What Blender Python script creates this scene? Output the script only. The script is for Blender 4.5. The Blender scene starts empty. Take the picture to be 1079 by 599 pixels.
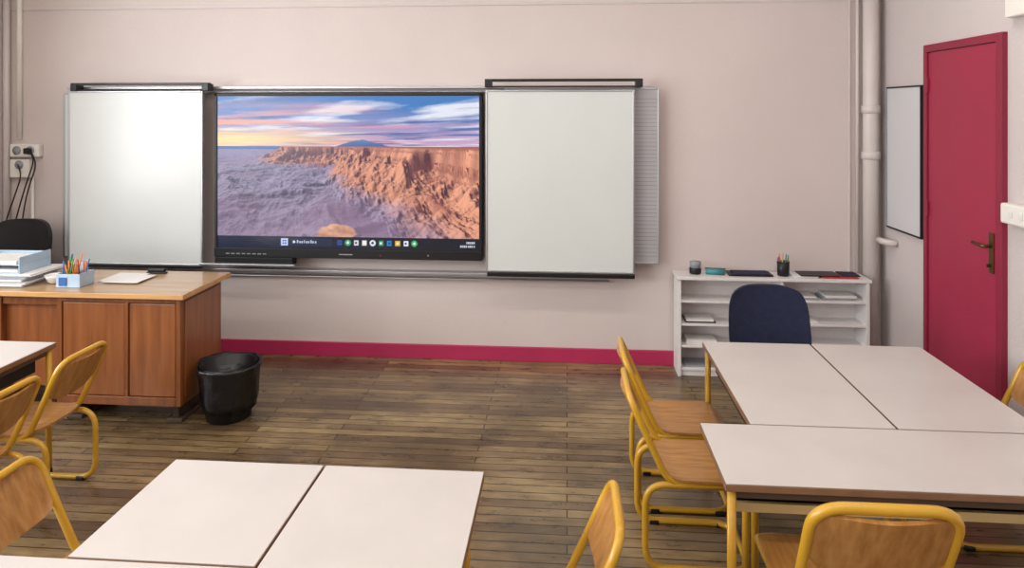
import bpy, bmesh, math, random
import numpy as np
from mathutils import Vector, Matrix
random.seed(4)
R=math.radians
sc=bpy.context.scene

# ------------------------------------------------------------ materials
def lin(h):
    h=h.lstrip('#'); o=[]
    for i in (0,2,4):
        c=int(h[i:i+2],16)/255
        o.append(c/12.92 if c<=.04045 else ((c+.055)/1.055)**2.4)
    return (*o,1)
def new(name):
    m=bpy.data.materials.new(name); m.use_nodes=True
    nt=m.node_tree; return m,nt,nt.nodes['Principled BSDF']
def mat(name,h,rough=.5,metal=0,var=.06,scale=8,stretch=(1,1,1),bump=0,bscale=60,h2=None,coat=0):
    m,nt,b=new(name)
    b.inputs['Roughness'].default_value=rough; b.inputs['Metallic'].default_value=metal
    b.inputs['Coat Weight'].default_value=coat
    tc=nt.nodes.new('ShaderNodeTexCoord'); mp=nt.nodes.new('ShaderNodeMapping')
    mp.inputs['Scale'].default_value=stretch
    nt.links.new(tc.outputs['Object'],mp.inputs[0])
    n=nt.nodes.new('ShaderNodeTexNoise'); n.inputs['Scale'].default_value=scale; n.inputs['Detail'].default_value=5
    nt.links.new(mp.outputs[0],n.inputs[0])
    r=nt.nodes.new('ShaderNodeValToRGB'); c=lin(h)
    if h2: a,b2=c,lin(h2)
    else: a=tuple(x*(1-var) for x in c[:3])+(1,); b2=tuple(min(1,x*(1+var)) for x in c[:3])+(1,)
    r.color_ramp.elements[0].position=.3; r.color_ramp.elements[1].position=.7
    r.color_ramp.elements[0].color=a; r.color_ramp.elements[1].color=b2
    nt.links.new(n.outputs[0],r.inputs[0]); nt.links.new(r.outputs[0],b.inputs['Base Color'])
    if bump:
        n2=nt.nodes.new('ShaderNodeTexNoise'); n2.inputs['Scale'].default_value=bscale; n2.inputs['Detail'].default_value=3
        nt.links.new(mp.outputs[0],n2.inputs[0])
        bp=nt.nodes.new('ShaderNodeBump'); bp.inputs['Strength'].default_value=bump; bp.inputs['Distance'].default_value=.01
        nt.links.new(n2.outputs[0],bp.inputs['Height']); nt.links.new(bp.outputs[0],b.inputs['Normal'])
    return m

M={}
M['wall']=mat('wall_paint_pink_grey','#cdc1bc',.6,var=.035,scale=1.2,bump=.12,bscale=45)
M['wallR']=mat('wall_paint_side','#c8bebc',.6,var=.03,scale=1.2,bump=.25,bscale=60)
M['ceil']=mat('ceiling_paint','#e4e0da',.8,var=.02)
M['pink']=mat('crimson_paint','#ad2b55',.4,var=.08,scale=3)
M['door']=mat('door_crimson_paint','#9a2040',.45,var=.05,scale=2)
M['doorframe']=mat('door_frame_crimson','#871936',.45,var=.05,scale=2)
M['wb']=mat('whiteboard_enamel','#cfd3d0',.27,var=.015,scale=2)
M['wbR']=mat('side_board_enamel','#aeadaf',.4,var=.05,scale=6)
M['wbS']=mat('small_board_enamel','#c9c9ca',.3,var=.02,scale=2)
M['line']=mat('ruling_ink','#84848c',.6)
M['alu']=mat('aluminium','#b9b9bb',.35,.8,var=.03)
M['black']=mat('black_plastic','#0c0d10',.4,var=.1)
M['dark']=mat('dark_metal','#1c1c20',.45,.3,var=.1)
M['white']=mat('white_lacquer','#dedad8',.4,var=.02)
M['whiteP']=mat('white_plastic','#e2ded6',.35,var=.02)
M['grey']=mat('grey_plastic','#8d9096',.4)
M['lam']=mat('table_laminate','#c0b9b4',.32,var=.035,scale=5)
M['edge']=mat('table_edge_wood','#7a5a40',.5,var=.15,scale=12)
M['yel']=mat('mustard_enamel','#c29323',.33,var=.06,scale=6,coat=.3)
M['ply']=mat('chair_plywood','#98652b',.38,scale=7,stretch=(1,7,2),h2='#b8854a',coat=.2)
M['desk']=mat('desk_veneer','#6c3a19',.35,scale=3,stretch=(9,9,.8),h2='#874f26',coat=.2)
M['deskp']=mat('desk_panel_veneer','#78431f',.35,scale=3,stretch=(8,8,.7),h2='#94592e',coat=.2)
M['desktop']=mat('desk_top_wood','#957450',.3,scale=3,stretch=(.8,8,8),h2='#b0906c',coat=.3)
M['deskedge']=mat('desk_edge_wood','#b98a52',.35,scale=3,stretch=(.8,8,8),h2='#cda06a')
M['navy']=mat('navy_fabric','#141b38',.85,var=.2,scale=30,bump=.4,bscale=300)
M['paper']=mat('paper','#d8d6d2',.7,var=.04)
M['blue']=mat('blue_plastic','#2f5f9c',.4); M['red']=mat('red_plastic','#b03028',.4)
M['teal']=mat('teal_plastic','#3d7f86',.4); M['orange']=mat('orange_pencil','#d87a20',.45)
M['green']=mat('green_pencil','#3c8848',.45); M['clear']=mat('pale_blue_box','#a8bccd',.2)
M['beige']=mat('beige_metal','#c3ab77',.45); M['brass']=mat('aged_brass','#6b5232',.35,.8)
M['pipe']=mat('painted_pipe','#cac0bc',.4,var=.03); M['bag']=mat('bin_bag','#0d0d10',.3,var=.2,bump=1,bscale=18)
M['under']=mat('board_underside','#4a3a2c',.7)

def floor_mat():
    m,nt,b=new('worn_wood_floor'); N=nt.nodes.new; L=nt.links.new
    tc=N('ShaderNodeTexCoord')
    br=N('ShaderNodeTexBrick'); br.offset=.37; br.offset_frequency=2
    br.inputs['Scale'].default_value=1; br.inputs['Brick Width'].default_value=1.3; br.inputs['Row Height'].default_value=.065
    br.inputs['Mortar Size'].default_value=.0034; br.inputs['Mortar Smooth'].default_value=.25; br.inputs['Bias'].default_value=0
    br.inputs['Color1'].default_value=lin('#6a5642'); br.inputs['Color2'].default_value=lin('#93805f'); br.inputs['Mortar'].default_value=lin('#20170f')
    L(tc.outputs['Object'],br.inputs[0])
    mp=N('ShaderNodeMapping'); mp.inputs['Scale'].default_value=(2.2,8,1); L(tc.outputs['Object'],mp.inputs[0])
    n=N('ShaderNodeTexNoise'); n.inputs['Scale'].default_value=2.6; n.inputs['Detail'].default_value=8; n.inputs['Roughness'].default_value=.62; L(mp.outputs[0],n.inputs[0])
    r=N('ShaderNodeValToRGB'); r.color_ramp.elements[0].position=.32; r.color_ramp.elements[1].position=.68
    r.color_ramp.elements[0].color=(.60,.57,.53,1); r.color_ramp.elements[1].color=(1.2,1.18,1.12,1)
    L(n.outputs[0],r.inputs[0])
    mx=N('ShaderNodeMix'); mx.data_type='RGBA'; mx.blend_type='MULTIPLY'; mx.inputs[0].default_value=1
    L(br.outputs[0],mx.inputs[6]); L(r.outputs[0],mx.inputs[7])
    n2=N('ShaderNodeTexNoise'); n2.inputs['Scale'].default_value=1.9; n2.inputs['Detail'].default_value=7; L(tc.outputs['Object'],n2.inputs[0])
    r2=N('ShaderNodeValToRGB'); r2.color_ramp.elements[0].position=.38; r2.color_ramp.elements[1].position=.64
    r2.color_ramp.elements[0].color=(.60,.57,.51,1); r2.color_ramp.elements[1].color=(1.18,1.15,1.07,1); L(n2.outputs[0],r2.inputs[0])
    mx2=N('ShaderNodeMix'); mx2.data_type='RGBA'; mx2.blend_type='MULTIPLY'; mx2.inputs[0].default_value=1
    L(mx.outputs[2],mx2.inputs[6]); L(r2.outputs[0],mx2.inputs[7]); L(mx2.outputs[2],b.inputs['Base Color'])
    rr=N('ShaderNodeMapRange'); rr.inputs[3].default_value=.16; rr.inputs[4].default_value=.45; L(n.outputs[0],rr.inputs[0]); L(rr.outputs[0],b.inputs['Roughness'])
    b.inputs['Coat Weight'].default_value=.2; b.inputs['Coat Roughness'].default_value=.25
    bp=N('ShaderNodeBump'); bp.inputs['Strength'].default_value=.3; bp.inputs['Distance'].default_value=.004
    L(br.outputs[0],bp.inputs['Height']); L(bp.outputs[0],b.inputs['Normal'])
    return m
M['floor']=floor_mat()

# ------------------------------------------------------------ mesh helpers
def obj(name,me,mats,parent=None,smooth=False):
    o=bpy.data.objects.new(name,me); sc.collection.objects.link(o)
    for k in mats: me.materials.append(M[k])
    if parent: o.parent=parent
    if smooth:
        for p in me.polygons: p.use_smooth=True
    return o
def empty(name,loc=(0,0,0),rot=0,s=1):
    e=bpy.data.objects.new(name,None); sc.collection.objects.link(e)
    e.location=loc; e.rotation_euler=(0,0,R(rot)); e.scale=(s,s,s); e.empty_display_size=.1
    return e
def boxes(name,lst,parent=None,bev=.003):
    """lst of (x0,x1,y0,y1,z0,z1,mat)"""
    bm=bmesh.new(); keys=[]
    for (x0,x1,y0,y1,z0,z1,k) in lst:
        if k not in keys: keys.append(k)
        t=bmesh.new(); bmesh.ops.create_cube(t,size=1)
        for v in t.verts: v.co=Vector(((x0+x1)/2+v.co.x*(x1-x0),(y0+y1)/2+v.co.y*(y1-y0),(z0+z1)/2+v.co.z*(z1-z0)))
        w=min(bev,.4*min(x1-x0,y1-y0,z1-z0))
        if w>.0003: bmesh.ops.bevel(t,geom=t.edges[:],offset=w,segments=2,affect='EDGES',profile=.5)
        for f in t.faces: f.material_index=keys.index(k)
        tm=bpy.data.meshes.new('t'); t.to_mesh(tm); t.free(); bm.from_mesh(tm); bpy.data.meshes.remove(tm)
    me=bpy.data.meshes.new(name); bm.to_mesh(me); bm.free()
    return obj(name,me,keys,parent)
def fillet(pts,rad,n=6,cyc=False):
    P=[Vector(p) for p in pts]; out=[]
    for i,p in enumerate(P):
        if not cyc and i in (0,len(P)-1): out.append(p); continue
        a=P[i-1]; b=P[(i+1)%len(P)]
        la=(a-p).length; lb=(b-p).length; r=min(rad,la*.48,lb*.48)
        s=p+(a-p).normalized()*r; e=p+(b-p).normalized()*r
        for j in range(n+1):
            t=j/n; out.append(s*(1-t)**2+p*2*t*(1-t)+e*t*t)
    return out
def tube(name,pts,r,k,parent=None,rad=.05,cyc=False,seg=10,n=6):
    P=fillet(pts,rad,n,cyc) if rad>0 else [Vector(p) for p in pts]
    Q=[P[0]]
    for p in P[1:]:
        if (p-Q[-1]).length>1e-5: Q.append(p)
    P=Q; m=len(P); vs=[]; fs=[]
    T=[]
    for i in range(m):
        if cyc: t=P[(i+1)%m]-P[i-1]
        else: t=P[min(i+1,m-1)]-P[max(i-1,0)]
        T.append(t.normalized())
    u=T[0].orthogonal().normalized()
    for i in range(m):
        u=(u-T[i]*u.dot(T[i])).normalized(); w=T[i].cross(u)
        for j in range(seg):
            a=2*math.pi*j/seg; vs.append(P[i]+(u*math.cos(a)+w*math.sin(a))*r)
    for i in range(m if cyc else m-1):
        i2=(i+1)%m
        for j in range(seg):
            j2=(j+1)%seg; fs.append((i*seg+j,i*seg+j2,i2*seg+j2,i2*seg+j))
    if not cyc:
        fs.append(tuple(range(seg))[::-1]); fs.append(tuple((m-1)*seg+j for j in range(seg)))
    me=bpy.data.meshes.new(name); me.from_pydata(vs,[],fs); me.update()
    return obj(name,me,[k],parent,True)
def shell(name,fn,th,k,parent=None,nu=20,nv=12):
    """fn(a,b) a,b in -1..1 -> (point,normal)"""
    vs=[];fs=[]
    for side in (1,-1):
        for i in range(nu+1):
            for j in range(nv+1):
                p,nn=fn(-1+2*i/nu,-1+2*j/nv); vs.append(Vector(p)+Vector(nn).normalized()*th/2*side)
    o=(nu+1)*(nv+1); id=lambda i,j,s:(i*(nv+1)+j)+(o if s else 0)
    for i in range(nu):
        for j in range(nv):
            fs.append((id(i,j,0),id(i+1,j,0),id(i+1,j+1,0),id(i,j+1,0)))
            fs.append((id(i,j,1),id(i,j+1,1),id(i+1,j+1,1),id(i+1,j,1)))
    for i in range(nu):
        for j in (0,nv): fs.append((id(i,j,0),id(i+1,j,0),id(i+1,j,1),id(i,j,1)))
    for j in range(nv):
        for i in (0,nu): fs.append((id(i,j,0),id(i,j+1,0),id(i,j+1,1),id(i,j,1)))
    me=bpy.data.meshes.new(name); me.from_pydata(vs,[],fs); me.update()
    bm=bmesh.new(); bm.from_mesh(me); bmesh.ops.recalc_face_normals(bm,faces=bm.faces[:])
    for e in bm.edges:
        if len(e.link_faces)==2 and e.calc_face_angle(0)>.9: e.smooth=False
    bm.to_mesh(me); bm.free()
    return obj(name,me,[k],parent,True)
def lathe(name,prof,k,loc=(0,0,0),parent=None,seg=32,wob=None):
    vs=[];fs=[]
    for i,(r,z) in enumerate(prof):
        for j in range(seg):
            a=2*math.pi*j/seg; rr=r*(1+(wob(i,a) if wob else 0)); vs.append((loc[0]+rr*math.cos(a),loc[1]+rr*math.sin(a),loc[2]+z+(wob(i,a)*.12 if wob else 0)))
    for i in range(len(prof)-1):
        for j in range(seg): fs.append((i*seg+j,i*seg+(j+1)%seg,(i+1)*seg+(j+1)%seg,(i+1)*seg+j))
    if prof[0][0]>1e-4: fs.append(tuple(range(seg))[::-1])
    if prof[-1][0]>1e-4: fs.append(tuple((len(prof)-1)*seg+j for j in range(seg)))
    me=bpy.data.meshes.new(name); me.from_pydata(vs,[],fs); me.update()
    return obj(name,me,[k],parent,True)

# ------------------------------------------------------------ room
XL,XR,YB,YR,ZC=-4.36,2.21,5.15,-3.2,3.5
boxes('floor',[(XL-.2,XR+.2,YR-.2,YB+.2,-.1,0,'floor')],bev=0)
boxes('ceiling',[(XL-.2,XR+.2,YR-.2,YB+.2,ZC,ZC+.1,'ceil')],bev=0)
boxes('wall_back',[(XL-.2,XR+.2,YB,YB+.2,0,ZC,'wall')],bev=0)
boxes('wall_right',[(XR,XR+.2,YR-.2,YB,0,ZC,'wallR')],bev=0)
boxes('wall_rear',[(XL-.2,XR,YR-.2,YR,0,ZC,'wallR')],bev=0)
wins=[(-2.6,-1.0),(-.4,1.2),(1.8,3.4)]
wl=[(XL-.2,XL,YR,YB,0,.95,'wallR'),(XL-.2,XL,YR,YB,2.95,ZC,'wallR')]
ys=[YR]+[v for w in wins for v in w]+[YB]
for i in range(0,len(ys),2): wl.append((XL-.2,XL,ys[i],ys[i+1],.95,2.95,'wallR'))
boxes('wall_left',wl,bev=0)
for i,(a,b) in enumerate(wins):
    m=(a+b)/2; x0,x1=XL-.12,XL-.06
    boxes('window_%d'%(i+1),[(x0,x1,a,a+.06,.95,2.95,'white'),(x0,x1,b-.06,b,.95,2.95,'white'),(x0,x1,m-.04,m+.04,1.01,2.89,'white'),
        (x0,x1,a+.06,b-.06,.95,1.01,'white'),(x0,x1,a+.06,b-.06,2.89,2.95,'white'),(x0,x1,a+.06,m-.04,2.2,2.25,'white'),(x0,x1,m+.04,b-.06,2.2,2.25,'white')])
boxes('baseboard_back',[(XL,XR,YB-.02,YB,0,.105,'pink')],bev=.004)
boxes('baseboard_right',[(XR-.018,XR,3.86+.66,YB-.02,0,.105,'pink'),(XR-.018,XR,YR,3.66,0,.105,'pink')],bev=.004)
boxes('baseboard_left',[(XL,XL+.018,YR,YB-.02,0,.105,'pink')],bev=.004)
boxes('trim_1',[(XL,XR,YB-.008,YB,2.615,2.632,'pipe')],bev=.002)
boxes('trim_2',[(1.985,2.0,YB-.012,YB,.105,ZC,'pipe')],bev=.002)

# door on right wall
d=empty('door_1')
y0,y1,zt=3.715,4.497,2.24
boxes('frame',[(XR-.03,XR,y0,y0+.055,0,zt,'doorframe'),(XR-.03,XR,y1-.04,y1,0,zt,'doorframe'),(XR-.03,XR,y0+.055,y1-.04,zt-.045,zt,'doorframe')],d)
boxes('slab',[(XR-.02,XR,y0+.058,y1-.043,.01,zt-.048,'door')],d)
boxes('lock_plate',[(XR-.028,XR-.02,3.79,3.83,1.0,1.21,'brass')],d)
tube('lever',[(XR-.022,3.81,1.14),(XR-.07,3.81,1.14),(XR-.07,3.90,1.145)],.009,'brass',d,rad=.02)
boxes('key',[(XR-.05,XR-.028,3.806,3.814,1.03,1.05,'brass')],d)
for z in (.25,1.2,1.95): boxes('hinge',[(XR-.034,XR-.02,y1-.055,y1-.035,z,z+.09,'doorframe')],d)
# right wall board
b=empty('wall_whiteboard')
boxes('panel',[(XR-.018,XR,4.552,5.01,1.05,1.99,'wbS')],b)
boxes('frame',[(XR-.024,XR,4.54,4.552,1.04,2.0,'dark'),(XR-.024,XR,5.01,5.02,1.04,2.0,'grey'),(XR-.024,XR,4.552,5.01,1.04,1.05,'dark'),(XR-.024,XR,4.552,5.01,1.99,2.0,'dark')],b,bev=.002)
# switch box
b=empty('wall_switch_box')
boxes('case',[(2.15,XR,3.45,3.68,1.285,1.385,'whiteP')],b,bev=.01)
boxes('buttons',[(2.145,2.15,3.50,3.53,1.32,1.35,'paper'),(2.145,2.15,3.58,3.61,1.32,1.35,'paper')],b,bev=.002)
boxes('exit_sign',[(2.16,XR,3.40,3.66,2.30,2.45,'whiteP')],bev=.008)
# pipe
p=empty('heating_pipe')
tube('pipe',[(2.115,5.085,0),(2.115,5.085,ZC)],.052,'pipe',p,rad=0,seg=24)
for z in (1.5,1.82): lathe('collar',[(.054,0),(.061,.005),(.061,.05),(.054,.055)],'pipe',(2.115,5.085,z),p)
tube('thin_pipe',[(2.04,5.125,.7),(2.04,5.125,ZC)],.012,'pipe',p,rad=0)
tube('elbow',[(2.14,5.03,.95),(2.14,4.93,.95),(XR-.0,4.90,.945)],.022,'pipe',p,rad=.06)
# left conduits & sockets
c=empty('cable_conduit')
tube('conduit_a',[(-4.235,5.135,1.62),(-4.235,5.135,ZC)],.02,'whiteP',c,rad=0)
tube('conduit_b',[(-4.33,5.12,.1),(-4.33,5.12,ZC)],.025,'pipe',c,rad=0)
tube('conduit_c',[(-4.13,5.138,.3),(-4.13,5.138,1.32)],.012,'whiteP',c,rad=0)
s=empty('wall_socket')
boxes('upper_box',[(-4.29,-4.05,5.10,YB,1.48,1.58,'whiteP')],s,bev=.008)
boxes('lower_box',[(-4.29,-4.13,5.10,YB,1.32,1.46,'whiteP')],s,bev=.008)
for x,z in ((-4.23,1.53),(-4.12,1.53),(-4.21,1.42)):
    o=lathe('socket_well',[(.028,0),(.034,.004),(.034,.012)],'grey',(0,0,0),s,seg=20); o.rotation_euler=(R(90),0,0); o.location=(x,5.108,z)
boxes('plug',[(-4.15,-4.10,5.06,5.10,1.505,1.55,'black')],s,bev=.008)
for i,(x0,z0,x1) in enumerate([(-4.12,1.53,-4.22),(-4.22,1.42,-4.3),(-4.10,1.5,-4.16)]):
    tube('cable_%d'%i,[(x0,5.10,z0),(x0+.07,5.05,z0-.08),(x0-.01,5.05,z0-.3),(x1,5.06,.95),(x1,5.06,.6)],.005,'black',s,rad=.12)

# ------------------------------------------------------------ boards
g=empty('sliding_whiteboard')
def board(pref,x0,x1,y,z0,z1,face,par):
    boxes(pref+'_panel',[(x0+.012,x1-.012,y,y+.02,z0+.012,z1-.012,face)],par,bev=.001)
    boxes(pref+'_frame',[(x0,x0+.013,y-.006,y+.024,z0,z1,'alu'),(x1-.013,x1,y-.006,y+.024,z0,z1,'alu'),(x0+.013,x1-.013,y-.006,y+.024,z0,z0+.013,'alu'),(x0+.013,x1-.013,y-.006,y+.024,z1-.013,z1,'alu')],par,bev=.003)
board('panel_left',-3.73,-2.68,4.99,.69,1.985,'wb',g)
board('panel_right',-.578,.472,4.98,.69,1.985,'wb',g)
board('fixed_left',-3.82,-2.76,5.06,.72,1.97,'wb',g)
board('fixed_right',-.45,.655,5.06,.745,2.0,'wbR',g)
boxes('ruled_lines',[(.45,.64,5.0585,5.0605,.80+i*.028,.803+i*.028,'line') for i in range(41)],g,bev=0)
for pf,x0,x1,z in (('left',-3.70,-2.63,2.025),('right',-.585,.53,2.045)):
    boxes('carriage_'+pf,[(x0,x1,4.975,5.02,z,z+.02,'black'),(x0,x0+.05,4.97,5.05,z-.04,z+.012,'black'),(x1-.05,x1,4.97,5.05,z-.04,z+.012,'black'),(x0+.02,x1-.04,4.985,5.01,z-.04,z-.03,'black')],g)
boxes('bottom_guide_left',[(-3.72,-2.69,4.985,5.02,.672,.69,'black')],g)
boxes('bottom_guide_right',[(-.57,.475,4.975,5.03,.655,.69,'black')],g,bev=.008)
boxes('rail_top',[(-3.8,.6,5.07,YB,2.0,2.02,'alu'),(-3.8,.6,5.09,YB,1.975,1.982,'alu')],g)
boxes('rail_bottom',[(-3.0,.3,5.07,YB,.635,.655,'alu'),(-3.0,.3,5.09,YB,.60,.607,'alu')],g)

# ------------------------------------------------------------ display: a small terrain renderer paints the wallpaper into vertex colours
def vn(x,y,seed):
    xi=np.floor(x).astype(np.int64); yi=np.floor(y).astype(np.int64); fx=x-xi; fy=y-yi
    def h(a,b_):
        n=(a*374761393+b_*668265263+seed*974711)&0x7fffffff
        n=((n^(n>>13))*1274126177)&0x7fffffff
        return ((n^(n>>16))&0xffff)/65535.
    fx=fx*fx*(3-2*fx); fy=fy*fy*(3-2*fy)
    return (h(xi,yi)*(1-fx)+h(xi+1,yi)*fx)*(1-fy)+(h(xi,yi+1)*(1-fx)+h(xi+1,yi+1)*fx)*fy
def fbm(x,y,seed,o=5,ridge=False,g=.5):
    s=0;a=.5;tot=0
    for i in range(o):
        v=vn(x*2**i+17*i,y*2**i+31*i,seed+i)
        if ridge: v=1-abs(2*v-1)
        s=s+a*v; tot+=a; a*=g
    return s/tot
W,H=520,300
X,Y=np.meshgrid(np.linspace(0,1,W),np.linspace(0,1,H))
def C(h): return np.array(lin(h)[:3])
def mix(a,b_,t): t=np.clip(t,0,1)[...,None]; return a*(1-t)+b_*t
one=np.ones((H,W,3)); hz=.672
t=(Y-hz)/(1-hz)
sky=mix(one*C('#c9a9c6'),one*C('#3478bd'),t*1.35)
q=(t+.35)
cl=fbm((X-.75)*2.6/q+t*2,5.2/q+X*2.6,5,7)
sky=mix(sky,one*C('#e2e6f2'),(cl-.52)*4.5)
cl2=fbm((X-.75)*3/q+9,7/q+X*2,15,7)
sky=mix(sky,one*C('#4468a6'),(cl2-.52)*5)
warm=fbm((X-.4)*2.4/q+3,9/q+X,25,6)
sky=mix(sky,one*C('#f6a07e'),(warm-.42)*4*np.clip(1.25-X*1.5,0,1)*np.clip(1.5-np.abs(t-.35)*2.6,0,1))
sky=mix(sky,one*C('#d98fbc'),(warm-.5)*4*np.clip(1-np.abs(t-.4)*2,0,1)*np.clip(X*1.4,0,1)*.8)
sky=mix(sky,one*C('#fbd98c'),(1-np.abs(t-.14)*3.6)*np.clip(1.15-X*1.9,0,1))
# terrain (steps x columns)
NS=800
z=.75*(40/.75)**(np.linspace(0,1,NS))[:,None]
u=(np.linspace(0,1,W)-.5)[None,:]*1.75
wx=u*z; wz=z+0*u
def terr(x,zz):
    e=(fbm(x*.9,zz*.9,71,4)-.5)*1.5
    d1=(x+e)-(2.35-.30*zz)
    d2=np.minimum(zz-(8.2+e*1.2), x+.42*zz+e*1.2)
    d=np.maximum(d1,d2)
    w1=fbm(x*.5,zz*.5,12,3)*1.4
    low=.34*fbm(x*.55+zz*.35+w1,zz*.95-x*.2+w1,33,7,True,.50)+.05*fbm(x*3,zz*2.5,44,4,True)-.07
    tal=np.clip((d+1.55)/1.45,0,1)
    rid=fbm(x*1.5+w1,zz*1.5,55,6,True,.55)
    tl=.80*tal**1.25*(.60+.85*(rid-.35))+low*(1-tal)
    clf=np.clip((d+.10)/.14,0,1); clf=clf*clf*(3-2*clf)
    top=1.0+.012*fbm(x*4,zz*4,66,3)
    col=.08*(fbm(x*7,zz*7,88,3,True)-.5)
    hh=tl+(top-tl)*clf+col*(tal>0)*(1-clf)
    return hh,d,tal,clf,rid
h0,d0,tal,clf,rid=terr(wx,wz); ep=.010*wz
hx=terr(wx+ep,wz)[0]; hzz=terr(wx,wz+ep)[0]
nx,nz=-(hx-h0)/ep,-(hzz-h0)/ep; ln=np.sqrt(nx*nx+nz*nz+1)
lit=np.clip((nx*-.60+nz*.22+.36)/ln,0,1)
O3=np.ones(h0.shape+(3,))
low_c=mix(O3*C('#33324c'),O3*C('#cabbd8'),lit*1.25)
low_c=mix(low_c,O3*C('#8f7490'),(fbm(wx*.6,wz*.6,19,4)-.5)*2.2)
rock_c=mix(O3*C('#4a2230'),O3*C('#f9ac8a'),lit*1.3)
rock_c=mix(rock_c,O3*C('#a5605a'),(fbm(wx*2.5,wz*2.5,29,5)-.5)*2.2)
strat=fbm(wx*.3,h0*26,91,3); rock_c=mix(rock_c,O3*C('#7a3432'),(strat-.42)*3*(clf>0.02))
col=mix(low_c,rock_c,(tal-.05)*3.2)
col=mix(col,O3*C('#a1604f'),(clf>.97).astype(float)*.7)
fog=1-np.exp(-np.clip(wz-2.5,0,99)*.05)
col=mix(col,O3*C('#857db0'),fog*np.where(tal>.3,.30,.9))
py=hz+(h0-1.03)/wz*1.10
img=sky.copy(); yb=np.full(W,-1.0)
for s_ in range(NS):
    ys_=py[s_]; m_=(Y>yb[None,:])&(Y<=ys_[None,:])
    if m_.any(): img[m_]=np.broadcast_to(col[s_][None],(H,W,3))[m_]
    yb=np.maximum(yb,ys_)
mt=hz+.045*np.clip(1-np.abs((X-.56)/.10)**1.2,0,1)*(.8+.4*fbm(X*30,Y*0,2))
mm=(Y<mt)&(Y>yb[None,:])
img=np.where(mm[...,None],mix(one*C('#35609c'),one*C('#5d83b4'),(Y-hz)*20),img)
rk=((X-.46)/.075)**2+((Y-.105)/.06)**2+(fbm(X*20,Y*20,3)-.5)
img=mix(img,mix(one*C('#a0604c'),one*C('#f3bb93'),fbm(X*25,Y*25,6)*1.6-.3+(Y-.1)*6),np.clip((1-rk)*5,0,1)*.85)
tb=Y<.08
img=np.where(tb[...,None],mix(one*C('#141f3a'),one*C('#0b1220'),X*1.3),img)
def rect(x0,x1,a,b_,h):
    global img
    img=np.where(((X>x0)&(X<x1)&(Y>a)&(Y<b_))[...,None],one*C(h),img)
def disc(cx,cy,r,h):
    global img
    img=np.where((((X-cx)**2+((Y-cy)*.585)**2)<r*r)[...,None],one*C(h),img)
rect(.248,.274,.018,.064,'#c5d2ee'); rect(.253,.260,.044,.056,'#2b62c9'); rect(.262,.269,.044,.056,'#2b62c9'); rect(.253,.260,.028,.040,'#2b62c9'); rect(.262,.269,.028,.040,'#2b62c9')
rect(.285,.445,.018,.064,'#1c2745'); disc(.298,.042,.005,'#dfe6f2')
for i in range(9): rect(.31+i*.0085,.3155+i*.0085,.034,.05 if i%3 else .056,'#b9c4d8')
for i,h in enumerate(['#2f4fa0','#38a86a','#d8dbe2','#e9e4da','#2c3c66','#28a268','#1f7fc8','#e7b23d','#e8ecf2','#35b56b']):
    x=.465+i*.0315
    if i in (1,4,9): disc(x+.009,.042,.0115,h if i!=4 else '#e0e4ec'); disc(x+.009,.042,.005,'#f0f0f4' if i!=4 else '#16264a')
    else: rect(x,x+.018,.024,.060,h); rect(x+.005,x+.013,.034,.050,'#f0f0f4' if i%2 else '#24406e')
for i in range(5): rect(.952+i*.007,.9565+i*.007,.046,.06,'#cfd6e4')
for i in range(8): rect(.93+i*.007,.9345+i*.007,.022,.036,'#cfd6e4')
sx0,sx1,sz0,sz1,sy=-2.571,-.628,.83,1.945,4.9985
me=bpy.data.meshes.new('screen_picture')
co=np.stack([sx0+X*(sx1-sx0),np.full_like(X,sy),sz0+Y*(sz1-sz0)],-1).reshape(-1,3)
idx=np.arange(W*H).reshape(H,W)
f=np.stack([idx[:-1,:-1],idx[:-1,1:],idx[1:,1:],idx[1:,:-1]],-1).reshape(-1,4)
me.vertices.add(W*H); me.vertices.foreach_set('co',co.ravel())
me.loops.add(f.size); me.loops.foreach_set('vertex_index',f.ravel().astype(np.int32))
me.polygons.add(len(f)); me.polygons.foreach_set('loop_start',(np.arange(len(f))*4).astype(np.int32)); me.polygons.foreach_set('loop_total',np.full(len(f),4,np.int32))
me.update(calc_edges=True); me.validate()
ca=me.color_attributes.new('picture','FLOAT_COLOR','POINT')
ca.data.foreach_set('color',np.concatenate([img,np.ones((H,W,1))],-1).astype(np.float32).ravel())
m,nt,bs=new('lit_display'); M['disp']=m
at=nt.nodes.new('ShaderNodeAttribute'); at.attribute_name='picture'
bs.inputs['Base Color'].default_value=(.01,.01,.012,1); bs.inputs['Roughness'].default_value=.25
nt.links.new(at.outputs['Color'],bs.inputs['Emission Color']); bs.inputs['Emission Strength'].default_value=1.0
tv=empty('wall_display_screen')
obj('screen_picture',me,['disp'],tv)
boxes('housing',[(-2.595,-.605,5.0,5.09,.76,1.968,'black')],tv,bev=.006)
boxes('bezel',[(-2.592,sx0-.002,4.992,5.0,.80,1.965,'dark'),(sx1+.002,-.608,4.992,5.0,.80,1.965,'dark'),(-2.592,-.608,4.992,5.0,sz1+.002,1.965,'dark'),(-2.592,-.608,4.985,5.0,.763,sz0-.002,'black')],tv,bev=.002)
boxes('brand_strip',[(-1.65,-1.55,4.983,4.985,.79,.797,'alu')],tv,bev=0)
boxes('ports',[(-2.5+i*.04,-2.475+i*.04,4.983,4.985,.785,.792,'grey') for i in range(8)]+[(-1.35,-1.34,4.983,4.985,.785,.795,'red'),(-1.0,-.99,4.983,4.985,.79,.80,'alu')],tv,bev=0)
boxes('sensor_tray',[(-2.59,-2.0,4.99,5.07,.705,.76,'black'),(-2.7,-1.98,4.97,4.99,.70,.715,'alu')],tv)
boxes('wall_mount',[(-2.2,-1.0,5.09,YB,1.1,1.6,'dark')],tv)

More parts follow.
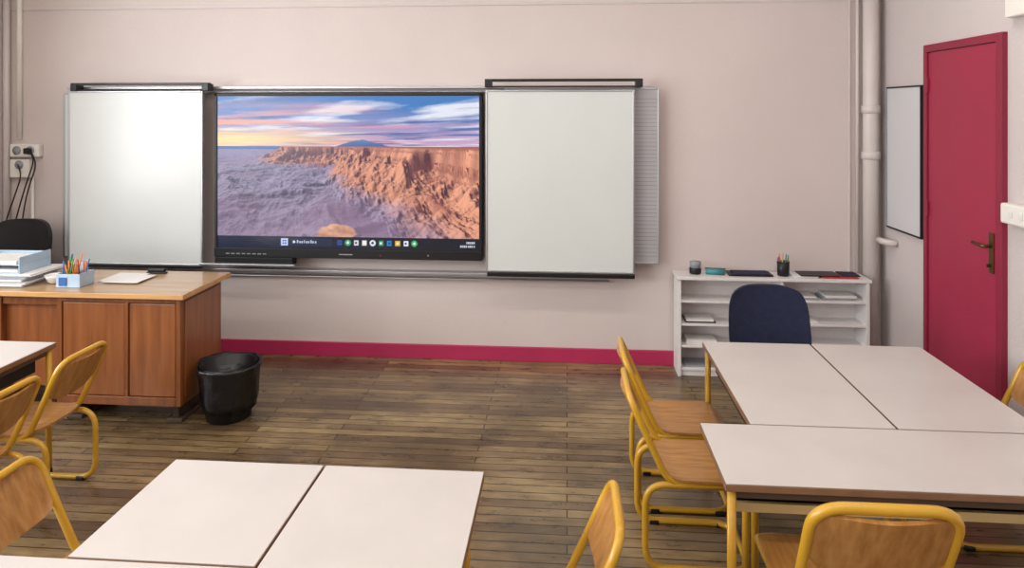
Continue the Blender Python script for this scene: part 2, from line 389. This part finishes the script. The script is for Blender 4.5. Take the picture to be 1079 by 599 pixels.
# ------------------------------------------------------------ teacher desk
t=empty('teacher_desk')
boxes('top',[(-3.9,-2.21,3.89,4.46,.752,.777,'desktop'),(-3.905,-2.205,3.884,3.89,.748,.777,'deskedge'),(-2.21,-2.204,3.89,4.46,.748,.777,'deskedge')],t,bev=.003)
def ped(x0,x1,nm,div):
    zb=.115
    L=[(x0,x1,3.94,4.40,zb,.75,'desk'),(x0,x0+.03,3.92,3.94,zb,.75,'desk'),(x1-.03,x1,3.92,3.94,zb,.75,'desk'),(x0+.03,x1-.03,3.92,3.94,zb,.165,'desk'),(x0+.03,x1-.03,3.92,3.94,.715,.75,'desk')]
    for a,b_ in div: L.append((a,b_,3.925,3.945,.17,.71,'deskp'))
    for a,b_ in zip(div[:-1],div[1:]): L.append((a[1]+.004,b_[0]-.004,3.918,3.94,.165,.715,'desk'))
    boxes(nm,L,t,bev=.003)
ped(-3.0,-2.24,'pedestal_right',[(-2.965,-2.585),(-2.555,-2.275)])
ped(-3.87,-3.35,'pedestal_left',[(-3.835,-3.385)])
boxes('modesty_panel',[(-3.35,-3.0,3.96,3.98,.2,.75,'deskp'),(-3.35,-3.0,3.93,3.96,.69,.75,'desk')],t)
boxes('feet',[(-2.36,-2.26,3.97,4.37,.0,.025,'under'),(-2.33,-2.29,3.99,4.35,.025,.12,'under'),(-2.98,-2.88,3.97,4.37,.0,.025,'under'),(-2.95,-2.91,3.99,4.35,.025,.12,'under'),(-3.83,-3.73,3.97,4.37,.0,.025,'under'),(-3.80,-3.76,3.99,4.35,.025,.12,'under')],t,bev=.006)
boxes('side_inset',[(-2.24,-2.234,3.96,4.36,.16,.72,'deskp')],t,bev=.002)
# desk items
ZD=.7785
L=[];z=ZD
ck=['grey','paper','paper','clear','paper','grey','paper','paper']
for i in range(8):
    a=random.uniform(-.02,.02); L.append((-3.74+a,-3.24+a*1.2,3.98+a,4.28+a,z,z+.005+.004*(i%3),ck[i])); z=L[-1][5]+.0005
boxes('paper_stack',L,bev=.001); zs=z+.0005
dt=empty('document_tray')
L=[]
for k_ in range(2):
    zq=zs+k_*.05
    L+=[(-3.68,-3.30,4.0,4.26,zq,zq+.005,'clear'),(-3.68,-3.673,4.0,4.26,zq+.005,zq+.05,'clear'),(-3.307,-3.30,4.0,4.26,zq+.005,zq+.05,'clear'),(-3.673,-3.307,4.253,4.26,zq+.005,zq+.04,'clear')]
boxes('tray_base',L,dt,bev=.001)
boxes('papers',[(-3.66,-3.32,4.01,4.24,zs+.006,zs+.024,'paper'),(-3.66,-3.33,4.01,4.24,zs+.056,zs+.075,'whiteP')],dt,bev=.001)
lathe('white_bowl',[(.03,0),(.045,.008),(.062,.042),(.065,.05),(.060,.046),(.040,.013),(0,.010)],'whiteP',(-3.14,4.10,ZD))
lathe('jam_jar',[(.03,0),(.035,.005),(.035,.06),(.028,.07),(.03,.085),(0,.085)],'clear',(-3.12,4.30,ZD))
pc=empty('pencil_box')
boxes('tray',[(-3.06,-2.91,3.99,4.12,ZD,ZD+.006,'clear'),(-3.06,-3.054,3.99,4.12,ZD+.006,ZD+.08,'clear'),(-2.916,-2.91,3.99,4.12,ZD+.006,ZD+.08,'clear'),(-3.054,-2.916,3.99,3.996,ZD+.006,ZD+.08,'clear'),(-3.054,-2.916,4.114,4.12,ZD+.006,ZD+.08,'clear'),(-2.99,-2.984,3.996,4.114,ZD+.006,ZD+.075,'clear'),(-3.04,-2.99,3.985,3.99,ZD+.01,ZD+.06,'blue')],pc,bev=.001)
for i in range(22):
    x=random.uniform(-3.04,-2.93); y=random.uniform(4.01,4.10)
    tube('pencil_%d'%i,[(x,y,ZD+.01),(x+random.uniform(-.03,.04),y+random.uniform(-.02,.02),ZD+random.uniform(.12,.19))],.0042,random.choice(['orange','red','green','blue','paper','orange','dark']),pc,rad=0,seg=6)
boxes('paper_sheets',[(-2.90,-2.70,4.14,4.36,ZD,ZD+.006,'paper'),(-2.85,-2.62,4.10,4.30,ZD+.006,ZD+.01,'paper')],bev=.001)
st=empty('stapler'); boxes('base',[(-2.73,-2.60,4.37,4.40,ZD,ZD+.01,'dark')],st)
boxes('arm',[(-2.725,-2.61,4.372,4.398,ZD+.01,ZD+.03,'dark')],st,bev=.006)

# ------------------------------------------------------------ waste bin
w=empty('waste_bin',(-2.03,4.08,0))
lathe('bucket',[(.12,0.0),(.128,.006),(.160,.32),(.163,.325),(.157,.32),(.12,.02),(0,.015)],'black',parent=w)
rnd=[random.uniform(-1,1) for _ in range(12)]
def wob(i,a):
    k=[.10,.10,.07,.04,.05,.05,.04,.03,0][min(i,8)]
    return k*(math.sin(3*a+rnd[0])+.6*math.sin(7*a+i+rnd[1])+.5*math.sin(13*a+1.3*i))*.5
lathe('liner_bag',[(.15,.06),(.165,.12),(.168,.2),(.176,.28),(.186,.31),(.183,.33),(.172,.322),(.15,.26),(0,.20)],'bag',parent=w,seg=72,wob=wob)

# ------------------------------------------------------------ bookshelf
b=empty('bookshelf')
x0,x1,ya,yb_,zt=.765,2.045,4.93,5.13,.69
boxes('carcass',[(x0,x0+.022,ya,yb_,0,zt-.02,'white'),(x1-.022,x1,ya,yb_,0,zt-.02,'white'),(x0-.01,x1+.01,ya-.01,yb_,zt-.02,zt,'white'),(x0+.022,x1-.022,yb_-.008,yb_,.04,zt-.02,'white'),
 (x0+.022,x1-.022,ya+.01,yb_-.008,.04,.058,'white'),(x0+.022,x1-.022,ya+.02,ya+.035,0,.04,'white'),(1.46,1.478,ya+.005,yb_-.008,.058,zt-.02,'white')],b,bev=.002)
for i,z in enumerate((.20,.35,.51)): boxes('shelf_%d'%i,[(x0+.022,1.46,ya+.006,yb_-.008,z,z+.014,'white'),(1.478,x1-.022,ya+.006,yb_-.008,z+.015,z+.029,'white')],b,bev=.001)
L=[]
for z,xs in ((.215,(.80,)),(.365,(.80,)),(.525,(1.15,)),(.38,(1.5,)),(.54,(1.5,1.74)),(.058,(.8,1.5))):
    for xb in xs:
        zz=z
        for q_ in range(random.choice([1,2,2])):
            hh=random.uniform(.006,.016); xx=xb+random.uniform(0,.05)
            L.append((xx,xx+random.uniform(.15,.21),ya+.03,yb_-.02,zz,zz+hh,random.choice(['paper','paper','dark','grey','whiteP','paper']))); zz+=hh+.0005
boxes('exercise_books',L,b,bev=.001)
ZS=zt+.0005
j=empty('paint_jar'); lathe('glass',[(.034,0),(.04,.005),(.042,.04),(.038,.045)],'dark',(.90,5.03,ZS),j); lathe('lid',[(.038,.045),(.036,.06),(.04,.065),(.04,.085),(0,.087)],'grey',(.90,5.03,ZS),j)
pk=empty('pencil_case'); tube('pouch',[(.97,5.02,ZS+.022),(1.1,5.0,ZS+.022)],.022,'teal',pk,rad=0,seg=16)
tube('zip',[(.965,5.02,ZS+.044),(1.105,5.0,ZS+.044)],.003,'dark',pk,rad=0)
boxes('folder',[(1.12,1.42,4.97,5.10,ZS,ZS+.012,'dark'),(1.15,1.40,4.96,5.08,ZS+.012,ZS+.02,'navy')],bev=.002)
pp=empty('pencil_pot'); lathe('pot',[(.034,0),(.04,.004),(.042,.10),(.038,.10),(.03,.01),(0,.008)],'dark',(1.50,5.02,ZS),pp)
for i in range(9):
    a=i*.7; tube('pencil_%d'%i,[(1.50+.015*math.cos(a),5.02+.015*math.sin(a),ZS+.012),(1.50+.036*math.cos(a),5.02+.036*math.sin(a),ZS+random.uniform(.12,.15))],.004,random.choice(['orange','red','beige','green','blue']),pp,rad=0,seg=6)
boxes('magazines',[(1.55,1.72,4.96,5.10,ZS,ZS+.012,'paper'),(1.60,1.86,4.95,5.09,ZS+.012,ZS+.02,'dark'),(1.74,1.98,4.95,5.10,ZS,ZS+.011,'red'),(1.88,2.0,4.97,5.10,ZS+.011,ZS+.018,'navy')],bev=.002)

# ------------------------------------------------------------ school tables
TH=.66
def table(x0,x1,y0,y1,name='school_table',inset=.024):
    e=empty(name)
    boxes('top',[(x0,x1,y0,y1,TH-.026,TH-.003,'edge'),(x0+.002,x1-.002,y0+.002,y1-.002,TH-.003,TH,'lam')],e,bev=.0025)
    a=.03
    boxes('apron',[(x0+a,x1-a,y0+a-.01,y0+a+.012,TH-.056,TH-.026,'under'),(x0+a,x1-a,y1-a-.012,y1-a+.01,TH-.056,TH-.026,'under'),
       (x0+a-.01,x0+a+.012,y0+a+.012,y1-a-.012,TH-.056,TH-.026,'under'),(x1-a-.012,x1-a+.01,y0+a+.012,y1-a-.012,TH-.056,TH-.026,'under')],e)
    boxes('book_tray',[(x0+.05,x1-.05,y0+.10,y1-.08,TH-.125,TH-.12,'dark'),(x0+.05,x1-.05,y0+.085,y0+.1,TH-.135,TH-.105,'beige'),(x0+.05,x0+.055,y0+.1,y1-.08,TH-.12,TH-.026,'dark'),(x1-.055,x1-.05,y0+.1,y1-.08,TH-.12,TH-.026,'dark')],e,bev=.001)
    a=.024; c_=inset
    for i,(x,y) in enumerate([(x0+a,y0+a),(x1-a,y0+a),(x1-c_,y1-a),(x0+c_,y1-a)]):
        tube('leg_%d'%i,[(x,y,.02),(x,y,TH-.026)],.0145,'yel',e,rad=0,seg=14)
        lathe('foot_%d'%i,[(.018,0),(.018,.025),(.014,.03)],'black',(x,y,0),e,seg=14)
    return e
g_=.003
table(.69,1.226-g_,2.715,3.66); table(1.226+g_,1.76,2.715,3.66)
table(.502,1.86,2.275,2.71,inset=.165)
table(-1.325,-.806-g_,1.768,2.29); table(-.806+g_,-.27,1.28,2.29,inset=.06); table(-2.15,-.815,1.22,1.762)
table(-3.13,-2.596,2.35,3.39)

# ------------------------------------------------------------ school chairs (face +X locally)
def chair(x,y,rot,s=1):
    e=empty('school_chair',(x,y,0),rot,s); Y_=.165
    pts=[(.15,Y_,.348),(-.245,Y_,.348),(-.245,Y_,.0135),(.17,Y_,.0135),(.17,-Y_,.0135),(-.245,-Y_,.0135),(-.245,-Y_,.348),(.15,-Y_,.348)]
    tube('base_frame',pts,.0135,'yel',e,rad=.09,n=8)
    tube('back_frame',[(-.02,Y_-.002,.352),(-.15,Y_-.002,.352),(-.235,Y_,.53),(-.31,Y_,.70),(-.31,-Y_,.70),(-.235,-Y_,.53),(-.15,-Y_+.002,.352),(-.02,-Y_+.002,.352)],.0135,'yel',e,rad=.075,n=8)
    tube('cross_bar',[(.12,-Y_,.348),(.12,Y_,.348)],.011,'yel',e,rad=0)
    tube('cross_bar_rear',[(-.13,-Y_,.348),(-.13,Y_,.348)],.011,'yel',e,rad=0)
    dirv=Vector((-.075,0,.17)).normalized(); nrm=Vector((.17,0,.075)).normalized(); base=Vector((-.268,0,.603))
    def bk(a,b_):
        yy=.158*a*(1-.14*abs(b_)**5); hh=.092*b_*(1-.10*abs(a)**5)
        p=base+dirv*hh+Vector((0,yy,0))-nrm*(.022*(1-a*a)); return p,(nrm+Vector((0,-.28*a,0)))
    shell('backrest',bk,.011,'ply',e)
    def st_(a,b_):
        xx=.185*a*(1-.10*abs(b_)**6); yy=.178*b_*(1-.12*abs(a)**6)
        z=.368-.008*(1-b_*b_)-(.03*max(0,a-.7)**2/.09)*.9+.012*max(0,-a-.6)/.4
        return (xx,yy,z),(.0,0,1)
    shell('seat',st_,.011,'ply',e,nu=24,nv=16)
    for i,(fx,fy) in enumerate([(-.17,Y_),(-.17,-Y_),(.12,Y_),(.12,-Y_)]):
        boxes('foot_%d'%i,[(fx-.02,fx+.02,fy-.016,fy+.016,0,.02,'black')],e,bev=.004)
    return e
chair(-2.59,3.165,180); chair(-2.58,2.71,180)
chair(-1.46,2.05,0)
chair(-.165,2.05,180)
chair(.572,3.43,0); chair(.557,3.01,0)
chair(.835,2.257,90,1.15)
chair(1.80,3.25,180)

# ------------------------------------------------------------ office chairs
def office(x,y,rot,top,k,wd=.44,name='office_chair',bh=.42):
    e=empty(name,(x,y,0),rot)   # faces -Y locally
    for i in range(5):
        a=R(90+72*i); c_,s_=math.cos(a),math.sin(a)
        tube('arm_%d'%i,[(0,0,.10),(.12*c_,.12*s_,.09),(.25*c_,.25*s_,.065)],.016,'black',e,rad=.05)
        o=lathe('caster_%d'%i,[(.012,-.02),(.027,-.018),(.027,.018),(.012,.02)],'black',(0,0,0),e,seg=18); o.rotation_euler=(R(90),0,a); o.location=(.25*c_,.25*s_,.028)
    lathe('column',[(.03,.07),(.03,.25),(.018,.25),(.018,.42)],'dark',parent=e)
    def seat(a,b_):
        xx=wd/2*a*(1-.13*abs(b_)**4); yy=-.03+.2*b_*(1-.13*abs(a)**4)
        return (xx,yy,.445+.012*(1-a*a)*(1-b_*b_)),(0,0,1)
    shell('seat',seat,.06,k,e)
    tube('back_bar',[(0,.1,.42),(0,.235,.42),(0,.225,top-bh*.6)],.016,'black',e,rad=.05)
    def bk(a,b_):
        xx=wd/2*a*(1-.16*abs(b_)**4)*(1-.03*b_); zz=top-bh/2+bh/2*b_*(1-.16*abs(a)**4)
        return (xx,.19+.035*b_-.04*a*a+.01,zz),(.18*a,-1,.1)
    shell('backrest',bk,.05,k,e)
    return e
office(1.14,3.93,0,.835,'navy')
e=office(-4.02,4.72,0,1.03,'black',wd=.46,bh=.45,name='mesh_office_chair')
lathe('black_bag',[(.03,0),(.11,.01),(.14,.08),(.13,.18),(.07,.24),(.0,.25)],'black',(-.15,-.06,.48),e)

# ------------------------------------------------------------ lights
def area(name,loc,rot,sx,sy,e,col):
    l=bpy.data.lights.new(name,'AREA'); l.shape='RECTANGLE'; l.size=sx; l.size_y=sy; l.energy=e; l.color=col
    o=bpy.data.objects.new(name,l); sc.collection.objects.link(o); o.location=loc; o.rotation_euler=rot; return o
for i,(a,b_) in enumerate(wins):
    area('window_daylight',(XL-.16,(a+b_)/2,1.95),(0,R(-90),0),1.9,1.5,108,(.94,.97,1))
for x in (-2.9,-.9,1.1):
    for y in (-1.3,1.0,3.3):
        e=empty('ceiling_light')
        boxes('housing',[(x-.62,x+.62,y-.12,y+.12,ZC-.06,ZC,'whiteP')],e)
        l=area('lamp',(x,y,ZC-.065),(0,0,0),1.2,.2,17,(1,.95,.89)); l.parent=e
wd=bpy.data.worlds.new('world'); sc.world=wd; wd.use_nodes=True
bg=wd.node_tree.nodes['Background']; bg.inputs[0].default_value=(.8,.88,1,1); bg.inputs[1].default_value=1.0

# ------------------------------------------------------------ camera
cd=bpy.data.cameras.new('camera'); cam=bpy.data.objects.new('camera',cd); sc.collection.objects.link(cam)
cd.sensor_width=36; cd.lens=36*740/1079; cd.shift_y=-184.5/1079; cd.clip_start=.05
cam.location=(0,0,1.85); cam.rotation_euler=(R(90),0,R(4.48))
sc.camera=cam
sc.view_settings.view_transform='Standard'
sc.view_settings.exposure=0
